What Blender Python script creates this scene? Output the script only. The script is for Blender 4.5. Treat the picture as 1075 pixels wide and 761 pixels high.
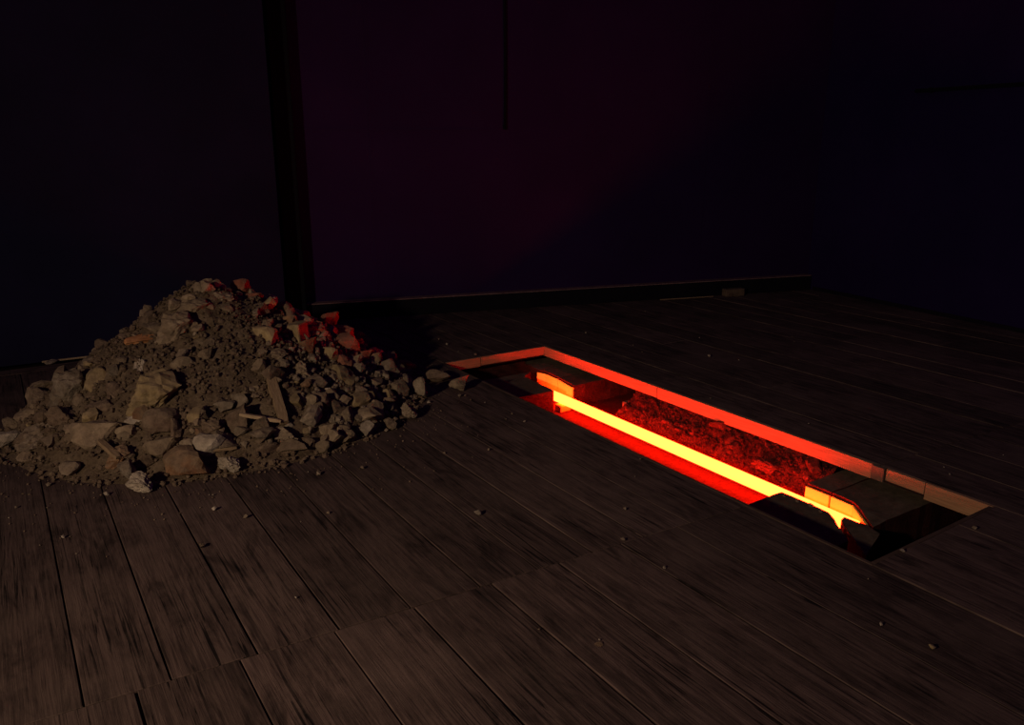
import bpy, bmesh, math, random
from mathutils import Vector, Matrix, Euler
from mathutils import noise as mn

R = random.Random(7)
SC = bpy.context.scene
COL = SC.collection
for o in list(bpy.data.objects):
    bpy.data.objects.remove(o)

# ------------------------------------------------------------------ camera
EYE_H = 1.5
PITCH = math.atan(230 / 825)
YAW = math.radians(33.292)
cam_d = bpy.data.cameras.new('camera')
cam_d.lens = 825 / 1075 * 36
cam_d.sensor_width = 36
cam_d.clip_start = 0.05
cam = bpy.data.objects.new('camera', cam_d)
COL.objects.link(cam)
cam.location = (0, 0, EYE_H)
cam.rotation_euler = (math.pi / 2 - PITCH, 0, -YAW)
SC.camera = cam

# ------------------------------------------------------------------ world, lights, exposure
w = bpy.data.worlds.new('world')
SC.world = w
w.use_nodes = True
w.node_tree.nodes['Background'].inputs[0].default_value = (0.35, 0.10, 1.0, 1)
w.node_tree.nodes['Background'].inputs[1].default_value = 0.038

def area_light(name, loc, target, energy, size, color, spread=180):
    d = bpy.data.lights.new(name, 'AREA')
    d.shape = 'DISK'
    d.size = size
    d.energy = energy
    d.color = color
    d.spread = math.radians(spread)
    o = bpy.data.objects.new(name, d)
    COL.objects.link(o)
    o.location = loc
    v = Vector(target) - Vector(loc)
    o.rotation_euler = v.to_track_quat('-Z', 'Y').to_euler()
    return o

area_light('room_lamp', (-2.9, 0.75, 2.05), (2.2, 2.9, 0.1), 52, 0.22, (1.0, 0.78, 0.54), 115)

SC.view_settings.view_transform = 'Standard'
SC.view_settings.look = 'None'
SC.view_settings.exposure = 0.0
SC.view_settings.gamma = 1.0
SC.view_settings.use_curve_mapping = False

# ------------------------------------------------------------------ helpers
def tag(o, label=None, cat=None, group=None, kind=None):
    if label: o['label'] = label
    if cat: o['category'] = cat
    if group: o['group'] = group
    if kind: o['kind'] = kind
    return o

def mesh_obj(name, me, mat=None, parent=None, loc=(0, 0, 0)):
    o = bpy.data.objects.new(name, me)
    COL.objects.link(o)
    o.location = loc
    if mat and not me.materials:
        me.materials.append(mat)
    if parent: o.parent = parent
    return o

def from_bm(name, bm, mat=None, parent=None, loc=(0, 0, 0), smooth=False):
    me = bpy.data.meshes.new(name)
    bm.normal_update()
    bm.to_mesh(me)
    bm.free()
    if smooth:
        for p in me.polygons: p.use_smooth = True
    return mesh_obj(name, me, mat, parent, loc)

def empty(name, loc):
    o = bpy.data.objects.new(name, None)
    COL.objects.link(o)
    o.location = loc
    o.empty_display_size = 0.1
    return o

def add_box(bm, x0, x1, y0, y1, z0, z1, bev=0.0):
    vs = [bm.verts.new(c) for c in ((x0, y0, z0), (x1, y0, z0), (x1, y1, z0), (x0, y1, z0),
                                    (x0, y0, z1), (x1, y0, z1), (x1, y1, z1), (x0, y1, z1))]
    fs = [bm.faces.new([vs[i] for i in f]) for f in
          ((0, 3, 2, 1), (4, 5, 6, 7), (0, 1, 5, 4), (1, 2, 6, 5), (2, 3, 7, 6), (3, 0, 4, 7))]
    if bev:
        es = list({e for f in fs for e in f.edges})
        bmesh.ops.bevel(bm, geom=es, offset=bev, segments=1, affect='EDGES')

def prism(poly, z0, z1, sub=0.05, amp=0.006, seed=0, ztop=0.004):
    """a slab with a slightly broken outline (poly counter-clockwise)"""
    pts = []
    n = len(poly)
    for i in range(n):
        a = Vector((*poly[i], 0)); b = Vector((*poly[(i + 1) % n], 0))
        k = max(1, int((b - a).length / sub))
        nrm = Vector(((b - a).y, -(b - a).x, 0)).normalized()
        for j in range(k):
            p = a.lerp(b, j / k)
            f = mn.noise(Vector((p.x * 14 + seed, p.y * 14, seed))) * amp
            pts.append(p + nrm * (f - amp * 0.4))
    bm = bmesh.new()
    top = [bm.verts.new((p.x, p.y, z1 + mn.noise(p * 9) * ztop)) for p in pts]
    bot = [bm.verts.new((p.x, p.y, z0)) for p in pts]
    bm.faces.new(top)
    bm.faces.new(list(reversed(bot)))
    m = len(pts)
    for i in range(m):
        bm.faces.new((top[(i + 1) % m], top[i], bot[i], bot[(i + 1) % m]))
    bmesh.ops.recalc_face_normals(bm, faces=bm.faces)
    return bm

def nm(name):
    m = bpy.data.materials.new(name)
    m.use_nodes = True
    nt = m.node_tree
    return m, nt, nt.nodes, nt.links, nt.nodes['Principled BSDF']

def ramp(N, stops, interp='LINEAR'):
    r = N.new('ShaderNodeValToRGB')
    r.color_ramp.interpolation = interp
    e = r.color_ramp.elements
    while len(e) < len(stops): e.new(0.5)
    for i, (p, c) in enumerate(stops):
        e[i].position = p
        e[i].color = (*c, 1) if len(c) == 3 else c
    return r

def noise_node(N, L, vec, scale, detail=6, rough=0.6, dist=0.0):
    n = N.new('ShaderNodeTexNoise')
    n.inputs['Scale'].default_value = scale
    n.inputs['Detail'].default_value = detail
    n.inputs['Roughness'].default_value = rough
    n.inputs['Distortion'].default_value = dist
    L.new(vec, n.inputs['Vector'])
    return n

def mixc(N, L, fac, a, b, mode='MIX'):
    m = N.new('ShaderNodeMix')
    m.data_type = 'RGBA'
    m.blend_type = mode
    for s, v in ((0, fac), (6, a), (7, b)):
        if hasattr(v, 'links'): L.new(v, m.inputs[s])
        else: m.inputs[s].default_value = v if s == 0 else (*v, 1)
    return m.outputs[2]

def bump(N, L, h, bsdf, strength=0.4, dist=0.01):
    b = N.new('ShaderNodeBump')
    b.inputs['Strength'].default_value = strength
    b.inputs['Distance'].default_value = dist
    L.new(h, b.inputs['Height'])
    L.new(b.outputs[0], bsdf.inputs['Normal'])

# ------------------------------------------------------------------ materials
def plank_mat(name, dark, mid, light, stain=0.55, gap=0.30):
    m, nt, N, L, B = nm(name)
    tc = N.new('ShaderNodeTexCoord')
    oi = N.new('ShaderNodeObjectInfo')
    comb = N.new('ShaderNodeCombineXYZ')
    mul = N.new('ShaderNodeMath'); mul.operation = 'MULTIPLY'; mul.inputs[1].default_value = 37.0
    L.new(oi.outputs['Random'], mul.inputs[0])
    L.new(mul.outputs[0], comb.inputs[0]); L.new(mul.outputs[0], comb.inputs[1])
    add = N.new('ShaderNodeVectorMath'); add.operation = 'ADD'
    L.new(tc.outputs['Object'], add.inputs[0]); L.new(comb.outputs[0], add.inputs[1])
    mp = N.new('ShaderNodeMapping'); mp.inputs['Scale'].default_value = (1, 0.035, 1)
    L.new(add.outputs[0], mp.inputs[0])
    g1 = noise_node(N, L, mp.outputs[0], 130, 7, 0.66, 0.8)
    mp2 = N.new('ShaderNodeMapping'); mp2.inputs['Scale'].default_value = (1, 0.22, 1)
    L.new(add.outputs[0], mp2.inputs[0])
    g2 = noise_node(N, L, mp2.outputs[0], 11, 6, 0.66, 1.6)
    wv = N.new('ShaderNodeTexWave')
    wv.wave_type = 'BANDS'; wv.bands_direction = 'X'
    wv.inputs['Scale'].default_value = 5
    wv.inputs['Distortion'].default_value = 9
    wv.inputs['Detail'].default_value = 3
    wv.inputs['Detail Scale'].default_value = 0.9
    mp3 = N.new('ShaderNodeMapping'); mp3.inputs['Scale'].default_value = (1, 0.10, 1)
    L.new(add.outputs[0], mp3.inputs[0]); L.new(mp3.outputs[0], wv.inputs[0])
    gr = ramp(N, [(0.28, dark), (0.47, mid), (0.80, light)])
    L.new(g1.outputs[0], gr.inputs[0])
    # worn dark patches
    st = ramp(N, [(0.33, (stain * 0.55,) * 3), (0.56, (1, 1, 1))])
    L.new(g2.outputs[0], st.inputs[0])
    c = mixc(N, L, 0.9, gr.outputs[0], st.outputs[0], 'MULTIPLY')
    wr = ramp(N, [(0.0, (0.78,) * 3), (0.30, (1,) * 3)])
    L.new(wv.outputs[0], wr.inputs[0])
    c = mixc(N, L, 0.75, c, wr.outputs[0], 'MULTIPLY')
    # fine open cracks along the grain, only in some stretches
    mp4 = N.new('ShaderNodeMapping'); mp4.inputs['Scale'].default_value = (1, 0.022, 1)
    L.new(add.outputs[0], mp4.inputs[0])
    g4 = noise_node(N, L, mp4.outputs[0], 120, 3, 0.5, 0.9)
    ck = ramp(N, [(0.385, (0.15,) * 3), (0.43, (1,) * 3)])
    L.new(g4.outputs[0], ck.inputs[0])
    mk = ramp(N, [(0.38, (0, 0, 0)), (0.52, (1, 1, 1))])
    g5 = noise_node(N, L, mp2.outputs[0], 5, 4, 0.6, 0.5); L.new(g5.outputs[0], mk.inputs[0])
    c = mixc(N, L, mk.outputs[0], c, mixc(N, L, 1.0, c, ck.outputs[0], 'MULTIPLY'))
    # dust film, world-scale
    geo = N.new('ShaderNodeNewGeometry')
    dn = noise_node(N, L, geo.outputs['Position'], 1.7, 8, 0.68)
    dr = ramp(N, [(0.46, (0, 0, 0)), (0.68, (1, 1, 1))])
    L.new(dn.outputs[0], dr.inputs[0])
    dm = N.new('ShaderNodeMath'); dm.operation = 'MULTIPLY'; dm.inputs[1].default_value = 0.7
    L.new(dr.outputs[0], dm.inputs[0])
    c = mixc(N, L, dm.outputs[0], c, tuple(v * 0.8 for v in light))
    # per-plank value
    vr = N.new('ShaderNodeMapRange'); vr.inputs[3].default_value = 0.78; vr.inputs[4].default_value = 1.2
    L.new(oi.outputs['Random'], vr.inputs[0])
    hs = N.new('ShaderNodeHueSaturation'); L.new(vr.outputs[0], hs.inputs['Value']); L.new(c, hs.inputs['Color'])
    L.new(hs.outputs[0], B.inputs['Base Color'])
    B.inputs['Roughness'].default_value = 0.85
    B.inputs['Specular IOR Level'].default_value = 0.15
    ha = N.new('ShaderNodeMath'); ha.operation = 'ADD'
    L.new(g1.outputs[0], ha.inputs[0]); L.new(wr.outputs[0], ha.inputs[1])
    bump(N, L, ha.outputs[0], B, 0.5, 0.005)
    return m

def stone_mat(name, cols, bscale=30, bstr=0.9, bdist=0.014, dust=0.0):
    m, nt, N, L, B = nm(name)
    tc = N.new('ShaderNodeTexCoord'); oi = N.new('ShaderNodeObjectInfo')
    comb = N.new('ShaderNodeCombineXYZ')
    mul = N.new('ShaderNodeMath'); mul.operation = 'MULTIPLY'; mul.inputs[1].default_value = 50.0
    L.new(oi.outputs['Random'], mul.inputs[0]); L.new(mul.outputs[0], comb.inputs[2])
    geo = N.new('ShaderNodeNewGeometry')
    add = N.new('ShaderNodeVectorMath'); add.operation = 'ADD'
    L.new(geo.outputs['Position'], add.inputs[0]); L.new(comb.outputs[0], add.inputs[1])
    n1 = noise_node(N, L, add.outputs[0], 9, 8, 0.7)
    n2 = noise_node(N, L, add.outputs[0], bscale, 8, 0.75)
    r = ramp(N, [(0.3, cols[0]), (0.5, cols[1]), (0.7, cols[2])])
    L.new(n1.outputs[0], r.inputs[0])
    r2 = ramp(N, [(0.32, (0.55,) * 3), (0.6, (1.08,) * 3)])
    L.new(n2.outputs[0], r2.inputs[0])
    c = r.outputs[0]
    if dust:
        n3 = noise_node(N, L, geo.outputs['Position'], 14, 6, 0.7)
        sx = N.new('ShaderNodeSeparateXYZ'); L.new(geo.outputs['Normal'], sx.inputs[0])
        ad = N.new('ShaderNodeMath'); ad.operation = 'MULTIPLY_ADD'; ad.inputs[1].default_value = 0.22
        L.new(sx.outputs[2], ad.inputs[0]); L.new(n3.outputs[0], ad.inputs[2])
        r3 = ramp(N, [(0.42, (0, 0, 0)), (0.68, (dust,) * 3)])
        L.new(ad.outputs[0], r3.inputs[0])
        c = mixc(N, L, r3.outputs[0], c, (0.185, 0.128, 0.082))
    c = mixc(N, L, 1.0, c, r2.outputs[0], 'MULTIPLY')
    vr = N.new('ShaderNodeMapRange'); vr.inputs[3].default_value = 0.75; vr.inputs[4].default_value = 1.2
    L.new(oi.outputs['Random'], vr.inputs[0])
    hs = N.new('ShaderNodeHueSaturation'); L.new(vr.outputs[0], hs.inputs['Value']); L.new(c, hs.inputs['Color'])
    L.new(hs.outputs[0], B.inputs['Base Color'])
    B.inputs['Roughness'].default_value = 0.95
    B.inputs['Specular IOR Level'].default_value = 0.1
    bump(N, L, n2.outputs[0], B, bstr, bdist)
    return m

def paint_mat(name, a, b, scale=1.2, rough=0.8):
    m, nt, N, L, B = nm(name)
    geo = N.new('ShaderNodeNewGeometry')
    n = noise_node(N, L, geo.outputs['Position'], scale, 7, 0.65)
    r = ramp(N, [(0.3, a), (0.7, b)])
    L.new(n.outputs[0], r.inputs[0])
    L.new(r.outputs[0], B.inputs['Base Color'])
    B.inputs['Roughness'].default_value = rough
    B.inputs['Specular IOR Level'].default_value = 0.1
    n2 = noise_node(N, L, geo.outputs['Position'], 60, 5, 0.6)
    bump(N, L, n2.outputs[0], B, 0.15, 0.004)
    return m

def wood_mat(name, a, b, sc=(1, 1, 1), f=60):
    m, nt, N, L, B = nm(name)
    tc = N.new('ShaderNodeTexCoord')
    mp = N.new('ShaderNodeMapping'); mp.inputs['Scale'].default_value = sc
    L.new(tc.outputs['Object'], mp.inputs[0])
    n = noise_node(N, L, mp.outputs[0], f, 6, 0.6, 0.5)
    r = ramp(N, [(0.33, a), (0.66, b)])
    L.new(n.outputs[0], r.inputs[0]); L.new(r.outputs[0], B.inputs['Base Color'])
    B.inputs['Roughness'].default_value = 0.8
    B.inputs['Specular IOR Level'].default_value = 0.15
    bump(N, L, n.outputs[0], B, 0.4, 0.004)
    return m

M_plank = plank_mat('worn_floorboard', (0.033, 0.0195, 0.0165), (0.086, 0.053, 0.043), (0.152, 0.098, 0.077))
M_under = paint_mat('dark_underfloor', (0.010, 0.006, 0.005), (0.02, 0.012, 0.01))
M_wall = paint_mat('dark_plum_wall', (0.015, 0.0035, 0.034), (0.022, 0.006, 0.046), 0.9)
M_wall_l = paint_mat('dark_blue_wall', (0.007, 0.006, 0.022), (0.012, 0.009, 0.034), 0.9)
M_wall_r = paint_mat('dark_navy_wall', (0.008, 0.0025, 0.034), (0.016, 0.005, 0.048), 0.8)
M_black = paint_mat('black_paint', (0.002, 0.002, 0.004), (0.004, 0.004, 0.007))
M_plinth = paint_mat('dark_plinth', (0.004, 0.003, 0.006), (0.008, 0.006, 0.010), 3)
M_ledge = paint_mat('lit_plinth_top', (0.10, 0.055, 0.06), (0.22, 0.13, 0.12), 14)
M_dirt = stone_mat('loose_dirt', [(0.10, 0.066, 0.040), (0.165, 0.112, 0.070), (0.22, 0.155, 0.10)], 60, 0.9, 0.02)
M_tan = stone_mat('tan_mortar_stone', [(0.16, 0.105, 0.065), (0.26, 0.185, 0.12), (0.34, 0.25, 0.165)], 26, dust=0.75)
M_yel = stone_mat('yellow_sandstone', [(0.19, 0.125, 0.060), (0.27, 0.19, 0.095), (0.33, 0.24, 0.13)], 22, 0.5, dust=0.5)
M_grey = stone_mat('grey_mortar', [(0.17, 0.125, 0.088), (0.27, 0.205, 0.148), (0.35, 0.27, 0.20)], 30, dust=0.75)
M_pale = stone_mat('pale_plaster', [(0.28, 0.22, 0.165), (0.40, 0.32, 0.245), (0.48, 0.39, 0.30)], 34, dust=0.45)
M_brown = stone_mat('brown_rubble', [(0.085, 0.052, 0.036), (0.15, 0.095, 0.065), (0.20, 0.135, 0.09)], 30, dust=0.75)
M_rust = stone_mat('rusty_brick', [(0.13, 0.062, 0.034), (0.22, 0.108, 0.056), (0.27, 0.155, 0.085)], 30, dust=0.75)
M_red = stone_mat('red_brick_and_glow', [(0.20, 0.055, 0.034), (0.27, 0.080, 0.048), (0.32, 0.11, 0.07)], 28, dust=0.45)  # real brick bits, and the tube's red glow painted on the right-flank cluster
M_orange = stone_mat('orange_tile', [(0.32, 0.13, 0.05), (0.40, 0.17, 0.068), (0.45, 0.21, 0.09)], 20, 0.3)
M_stick = wood_mat('weathered_wood', (0.13, 0.082, 0.045), (0.27, 0.18, 0.105), (1, 1, 0.1), 160)
M_pstick = wood_mat('fresh_wood_splinter', (0.27, 0.18, 0.10), (0.44, 0.31, 0.19), (1, 1, 0.1), 160)
M_cut = wood_mat('fresh_cut_wood', (0.22, 0.115, 0.058), (0.32, 0.175, 0.09), (0.06, 0.06, 1), 130)
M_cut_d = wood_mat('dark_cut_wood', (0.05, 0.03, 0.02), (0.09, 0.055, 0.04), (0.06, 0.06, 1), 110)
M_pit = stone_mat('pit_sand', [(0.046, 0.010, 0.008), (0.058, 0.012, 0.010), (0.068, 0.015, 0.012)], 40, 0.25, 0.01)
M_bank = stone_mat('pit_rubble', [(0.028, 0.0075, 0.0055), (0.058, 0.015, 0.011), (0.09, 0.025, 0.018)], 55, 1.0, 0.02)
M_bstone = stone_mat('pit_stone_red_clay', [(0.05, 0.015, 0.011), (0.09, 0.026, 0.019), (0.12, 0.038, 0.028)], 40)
M_slab = stone_mat('dusty_concrete', [(0.085, 0.060, 0.040), (0.115, 0.083, 0.056), (0.145, 0.105, 0.072)], 26, 0.4, 0.006)

M_lit_face = paint_mat('tube_lit_face', (0.80, 0.76, 0.12), (0.88, 0.86, 0.16), 8)  # pale yellow base so surfaces close to the tube look strongly lit
# glowing tube
M_tube, _nt, _N, _L, _B = nm('incandescent_tube')
_B.inputs['Base Color'].default_value = (0.8, 0.3, 0.1, 1)
_B.inputs['Emission Color'].default_value = (1.0, 0.0185, 0.0028, 1)
_B.inputs['Emission Strength'].default_value = 54.0

# ------------------------------------------------------------------ floor
PX0, PX1, PY0, PY1 = 2.54, 3.43, 1.44, 4.76      # the hole
TOP = 0.0
THK = 0.036
def cut_line(x): return 2.19 - 0.062 * x

bm = bmesh.new()
for (a, b, c, d) in ((-3.2, PX0, -1.5, 8.0), (PX1, 8.0, -1.5, 8.0), (PX0, PX1, -1.5, PY0), (PX0, PX1, PY1, 8.0)):
    add_box(bm, a, b, c, d, -0.078, -THK - 0.001)
floor = from_bm('floor', bm, M_under)
tag(floor, kind='structure')

def plank(x0, x1, y0, y1, skew0=0.0, skew1=0.0):
    g = 0.0022
    x0 += g + R.random() * 0.002; x1 -= g + R.random() * 0.002
    bm = bmesh.new()
    cx = (x0 + x1) / 2; cy = (y0 + y1) / 2
    add_box(bm, x0 - cx, x1 - cx, y0 - cy, y1 - cy, -THK, 0)
    for v in bm.verts:
        if v.co.y > 0: v.co.y += skew1 * v.co.x
        else: v.co.y += skew0 * v.co.x
    es = [e for e in bm.edges if all(v.co.z > -0.001 for v in e.verts)]
    bmesh.ops.bevel(bm, geom=es, offset=0.002, segments=1, affect='EDGES')
    o = from_bm('plank', bm, M_plank, floor, (cx, cy, TOP - R.random() * 0.003))
    o.rotation_euler = (R.uniform(-.0004, .0004), R.uniform(-.006, .006), 0)
    return o

def plank_row(xs, ylo, yhi, joints=None):
    """planks along y, split where the hole lies and at butt joints"""
    for i in range(len(xs) - 1):
        x0, x1 = xs[i], xs[i + 1]
        segs = [(ylo, yhi)]
        a = ylo if ylo is not None else None
        lo = cut_line((x0 + x1) / 2) + 0.002 if ylo == 'cut' else ylo
        hi = cut_line((x0 + x1) / 2) - 0.002 if yhi == 'cut' else yhi
        cuts = sorted(j for j in (joints(i) if joints else []) if lo + 0.3 < j < hi - 0.3)
        b = [lo] + cuts + [hi]
        for k in range(len(b) - 1):
            s0 = -0.062 if (k == 0 and ylo == 'cut') else 0
            s1 = -0.062 if (k == len(b) - 2 and yhi == 'cut') else 0
            plank(x0, x1, b[k] + (0.001 if k else 0), b[k + 1] - 0.001, s0, s1)

# beyond the butt line, left of the hole
xa = [-0.96, -0.715, -0.47, -0.225, 0.02, 0.245, 0.49, 0.745, 0.99, 1.254, 1.49, 1.735, 1.975, 2.22, PX0]
def j_left(i): return [5.28 + 0.02 * i] if i in (4, 6, 9) else ([4.6] if i in (2, 11) else [])
for i in range(len(xa) - 1):
    left = xa[i] < 1.7
    xs = [xa[i], xa[i + 1]]
    plank_row(xs, 'cut', 6.10 if left else 6.95, lambda _, i=i: j_left(i))
# edge board along the foot of the left wall
for k in range(3):
    L0 = -0.96 + k * 0.93
    o = plank(0, 0.135, 0, 0.93)
    o.data = o.data
    o.location = (L0 + 0.46, 6.175, -0.002)
    o.rotation_euler = (0, 0, -math.pi / 2)
# right of the hole
xb = [PX1, 3.73, 3.98, 4.22, 4.48, 4.73, 4.97, 5.23, 5.48, 5.73, 5.97, 6.22, 6.48, 6.73, 6.98, 7.26]
for i in range(len(xb) - 1):
    plank_row([xb[i], xb[i + 1]], 'cut', 6.95 - 0.27 * (xb[i] - 1.8), lambda _, i=i: [[3.6], [4.9], [3.1], [4.3]][i % 4])
# strips before / behind the hole
plank_row([PX0, 2.77, 3.0, 3.22, PX1], PY1, 6.7)
# near field
xn = [-0.42, -0.135, 0.15, 0.435, 0.727, 1.0, 1.295, 1.58, 1.865, 2.15, PX0]
plank_row(xn, 0.1, 'cut')
plank_row([PX0, 2.84, 3.13, PX1], 0.1, PY0)
plank_row([PX1, 3.70, 3.98, 4.26, 4.55, 4.84, 5.12], 0.1, 'cut')
plank_row([5.12, 5.4, 5.7, 5.98, 6.27, 6.55, 6.84, 7.1], 0.9, 'cut')

# ------------------------------------------------------------------ walls
def wall_strip(name, a, b, z0, z1, t, mat, kind='structure', parent=None, bev=0):
    """box standing on the line a-b, thickness t away from the room (left of a->b)"""
    A = Vector((*a, 0)); Bv = Vector((*b, 0)); d = (Bv - A); n = Vector((-d.y, d.x, 0)).normalized() * t
    bm = bmesh.new()
    vs = []
    for z in (z0, z1):
        for p in (A, Bv, Bv + n, A + n):
            vs.append(bm.verts.new((p.x, p.y, z)))
    for f in ((0, 3, 2, 1), (4, 5, 6, 7), (0, 1, 5, 4), (1, 2, 6, 5), (2, 3, 7, 6), (3, 0, 4, 7)):
        bm.faces.new([vs[i] for i in f])
    if bev:
        bmesh.ops.bevel(bm, geom=list(bm.edges), offset=bev, segments=1, affect='EDGES')
    bmesh.ops.recalc_face_normals(bm, faces=bm.faces)
    o = from_bm(name, bm, mat, parent)
    if kind: o['kind'] = kind
    return o

BW0, BW1 = (1.70, 6.77), (7.221, 5.22)
bd = (Vector(BW1) - Vector(BW0)).normalized(); bn = Vector((bd.y, -bd.x))   # into the room
def bw(s, off=0.0):
    p = Vector(BW0) + bd * s + bn * off
    return (p.x, p.y)
LB = (Vector(BW1) - Vector(BW0)).length
wall_strip('wall_back', bw(-0.3, -0.03), bw(LB + 0.1, -0.03), -0.02, 3.6, 0.1, M_wall)
LW0, LW1 = (-1.6, 6.45), (1.90, 6.23)
wall_strip('wall_left', LW0, LW1, 0.001, 3.6, 0.42, M_wall_l)
wall_strip('wall_right', (7.225, 5.24), (6.68, 0.55), -0.02, 3.6, 0.1, M_wall_r)
bb = wall_strip('baseboard_back', bw(0.05, 0.055), bw(LB - 0.02, 0.055), 0.001, 0.150, 0.085, M_plinth)
wall_strip('baseboard_cap', bw(0.05, 0.062), bw(LB - 0.02, 0.062), 0.150, 0.158, 0.092, M_ledge, None, bb)  # paler cap: light on the plinth's top edge put into the colour
# joints of the wall panelling (shallow battens)
for k, s in enumerate((1.15, 4.4)):
    p0, p1 = bw(s - 0.012, -0.026), bw(s + 0.012, -0.026)
    wall_strip('trim_%d' % (k + 1), p0, p1, 0.16, 3.5, 0.006, M_wall)
wall_strip('trim_3', bw(0.3, -0.022), bw(2.25, -0.022), 1.612, 1.626, 0.01, M_wall)  # thin strip put where the edge of the red glow crosses the wall
wall_strip('trim_4', (7.2, 5.15), (6.72, 0.9), 0.001, 0.035, 0.02, M_plinth)

# black post put over the shadow strip beside the left wall's end
post = empty('shadow_strip_post', (*bw(0.44, 0.12), 0))
tag(post, 'tall black post over the shadow strip right of the left wall, behind the heap', 'post')
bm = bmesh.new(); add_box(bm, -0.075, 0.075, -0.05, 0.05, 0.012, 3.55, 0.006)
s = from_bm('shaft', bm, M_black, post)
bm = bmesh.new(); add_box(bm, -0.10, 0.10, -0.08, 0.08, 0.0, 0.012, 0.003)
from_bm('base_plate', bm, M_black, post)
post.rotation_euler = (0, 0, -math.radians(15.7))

# cable hanging down the back wall, with a plug end
cab = empty('hanging_cable', (*bw(2.34, 0.0), 1.62))
tag(cab, 'thin black cable hanging down the middle of the back wall, ending in mid air', 'cable')
def tube_bm(pts, r, seg=8):
    bm = bmesh.new(); rings = []
    for i, p in enumerate(pts):
        p = Vector(p); d = (Vector(pts[min(i + 1, len(pts) - 1)]) - Vector(pts[max(i - 1, 0)])).normalized()
        u = d.cross(Vector((0.31, 0.95, 0.11))).normalized(); v = d.cross(u)
        rings.append([bm.verts.new(p + (u * math.cos(2 * math.pi * k / seg) + v * math.sin(2 * math.pi * k / seg)) * r) for k in range(seg)])
    for a, b in zip(rings, rings[1:]):
        for k in range(seg):
            bm.faces.new((a[k], a[(k + 1) % seg], b[(k + 1) % seg], b[k]))
    bm.faces.new(list(reversed(rings[0]))); bm.faces.new(rings[-1])
    bmesh.ops.recalc_face_normals(bm, faces=bm.faces)
    return bm
from_bm('cord', tube_bm([(0.004 * math.sin(z * 3), -0.002, z) for z in [0.03 + i * 0.19 for i in range(11)]], 0.011), M_black, cab, smooth=True)
bm = bmesh.new(); add_box(bm, -0.013, 0.013, -0.012, 0.012, 0, 0.04, 0.004); from_bm('plug', bm, M_black, cab)

# dark rail on the right wall
def on_right(t): 
    a = Vector((7.225, 5.24)); b = Vector((6.68, 0.55)); return a.lerp(b, t)
rail = empty('wall_rail', (*on_right(0.30), 1.92))
tag(rail, 'long dark horizontal rail fixed high on the right wall', 'rail')
a, b = on_right(0.22), on_right(0.66)
o = wall_strip('bar', (a.x - 0.05, a.y), (b.x - 0.05, b.y), 1.935, 1.965, 0.02, M_black, None)
o.parent = rail; o.matrix_parent_inverse = Matrix.Translation(-rail.location)
for t in (0.25, 0.63):
    c = on_right(t)
    bm = bmesh.new(); add_box(bm, c.x - 0.045, c.x + 0.01, c.y - 0.015, c.y + 0.015, 1.93, 1.97)
    q = from_bm('bracket', bm, M_black, rail); q.matrix_parent_inverse = Matrix.Translation(-rail.location)

# offcut block and laths lying along the wall feet
bm = bmesh.new(); add_box(bm, -0.11, 0.11, -0.04, 0.04, 0, 0.075, 0.006)
o = from_bm('wood_block', bm, M_brown, None, (*bw(4.74, 0.115), 0.0)); o.rotation_euler = (0, 0, -math.radians(15.7))
tag(o, 'small brown block lying against the dark skirting near the far corner', 'block')
bm = bmesh.new(); add_box(bm, -0.30, 0.30, -0.008, 0.008, 0, 0.01, 0.002)
o = from_bm('thin_lath', bm, M_stick, None, (*bw(4.22, 0.10), 0.0)); o.rotation_euler = (0, 0, -math.radians(15.7))
tag(o, 'thin pale lath lying at the foot of the back wall, left of the brown block', 'lath')
lw = (Vector(LW1) - Vector(LW0)).normalized()
bm = bmesh.new(); add_box(bm, -0.34, 0.34, -0.006, 0.006, 0, 0.012, 0.002)
o = from_bm('thin_lath', bm, M_pstick, None, (0.50, 6.300, 0.0)); o.rotation_euler = (0, 0, math.atan2(lw.y, lw.x))
tag(o, 'thin pale lath at the foot of the left wall, left of the rubble heap', 'lath')
bm = bmesh.new()
bmesh.ops.create_icosphere(bm, subdivisions=2, radius=1)
for v in bm.verts:
    v.co += v.co * mn.noise(v.co * 2.3) * 0.7
    v.co = Vector((v.co.x * 0.045, v.co.y * 0.018, max(v.co.z, -0.6) * 0.018 + 0.011))
o = from_bm('plaster_scrap', bm, M_pale, None, (0.215, 6.27, 0.0)); o.rotation_euler = (0, 0, 0.5)
tag(o, 'ragged white plaster scrap at the foot of the left wall', 'scrap')

# ------------------------------------------------------------------ the pit
ZS = -0.13          # slab tops
ZF = -0.28          # pit floor
def grid_mesh(x0, x1, y0, y1, nx, ny, hf):
    bm = bmesh.new(); vs = []
    for j in range(ny + 1):
        for i in range(nx + 1):
            x = x0 + (x1 - x0) * i / nx; y = y0 + (y1 - y0) * j / ny
            vs.append(bm.verts.new((x, y, hf(x, y))))
    for j in range(ny):
        for i in range(nx):
            a = j * (nx + 1) + i
            bm.faces.new((vs[a], vs[a + 1], vs[a + nx + 2], vs[a + nx + 1]))
    return bm

def pit_floor_h(x, y):
    z = ZF + 0.006 * mn.noise(Vector((x * 9, y * 9, 0))) + 0.003 * mn.noise(Vector((x * 40, y * 40, 0)))
    if y < 1.80: z -= 0.22 * min(1, (1.80 - y) / 0.1)
    return z
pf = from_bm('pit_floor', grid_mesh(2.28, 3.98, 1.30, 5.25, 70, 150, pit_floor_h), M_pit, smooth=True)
tag(pf, kind='structure')
bm = bmesh.new()
for (a, b, c, d) in ((2.24, 2.30, 1.24, 5.3), (3.95, 4.02, 1.24, 5.3), (2.24, 4.02, 1.24, 1.31), (2.24, 4.02, 5.2, 5.3)):
    add_box(bm, a, b, c, d, -0.62, -0.078)
ps = from_bm('pit_sides', bm, M_under, pf)

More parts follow.
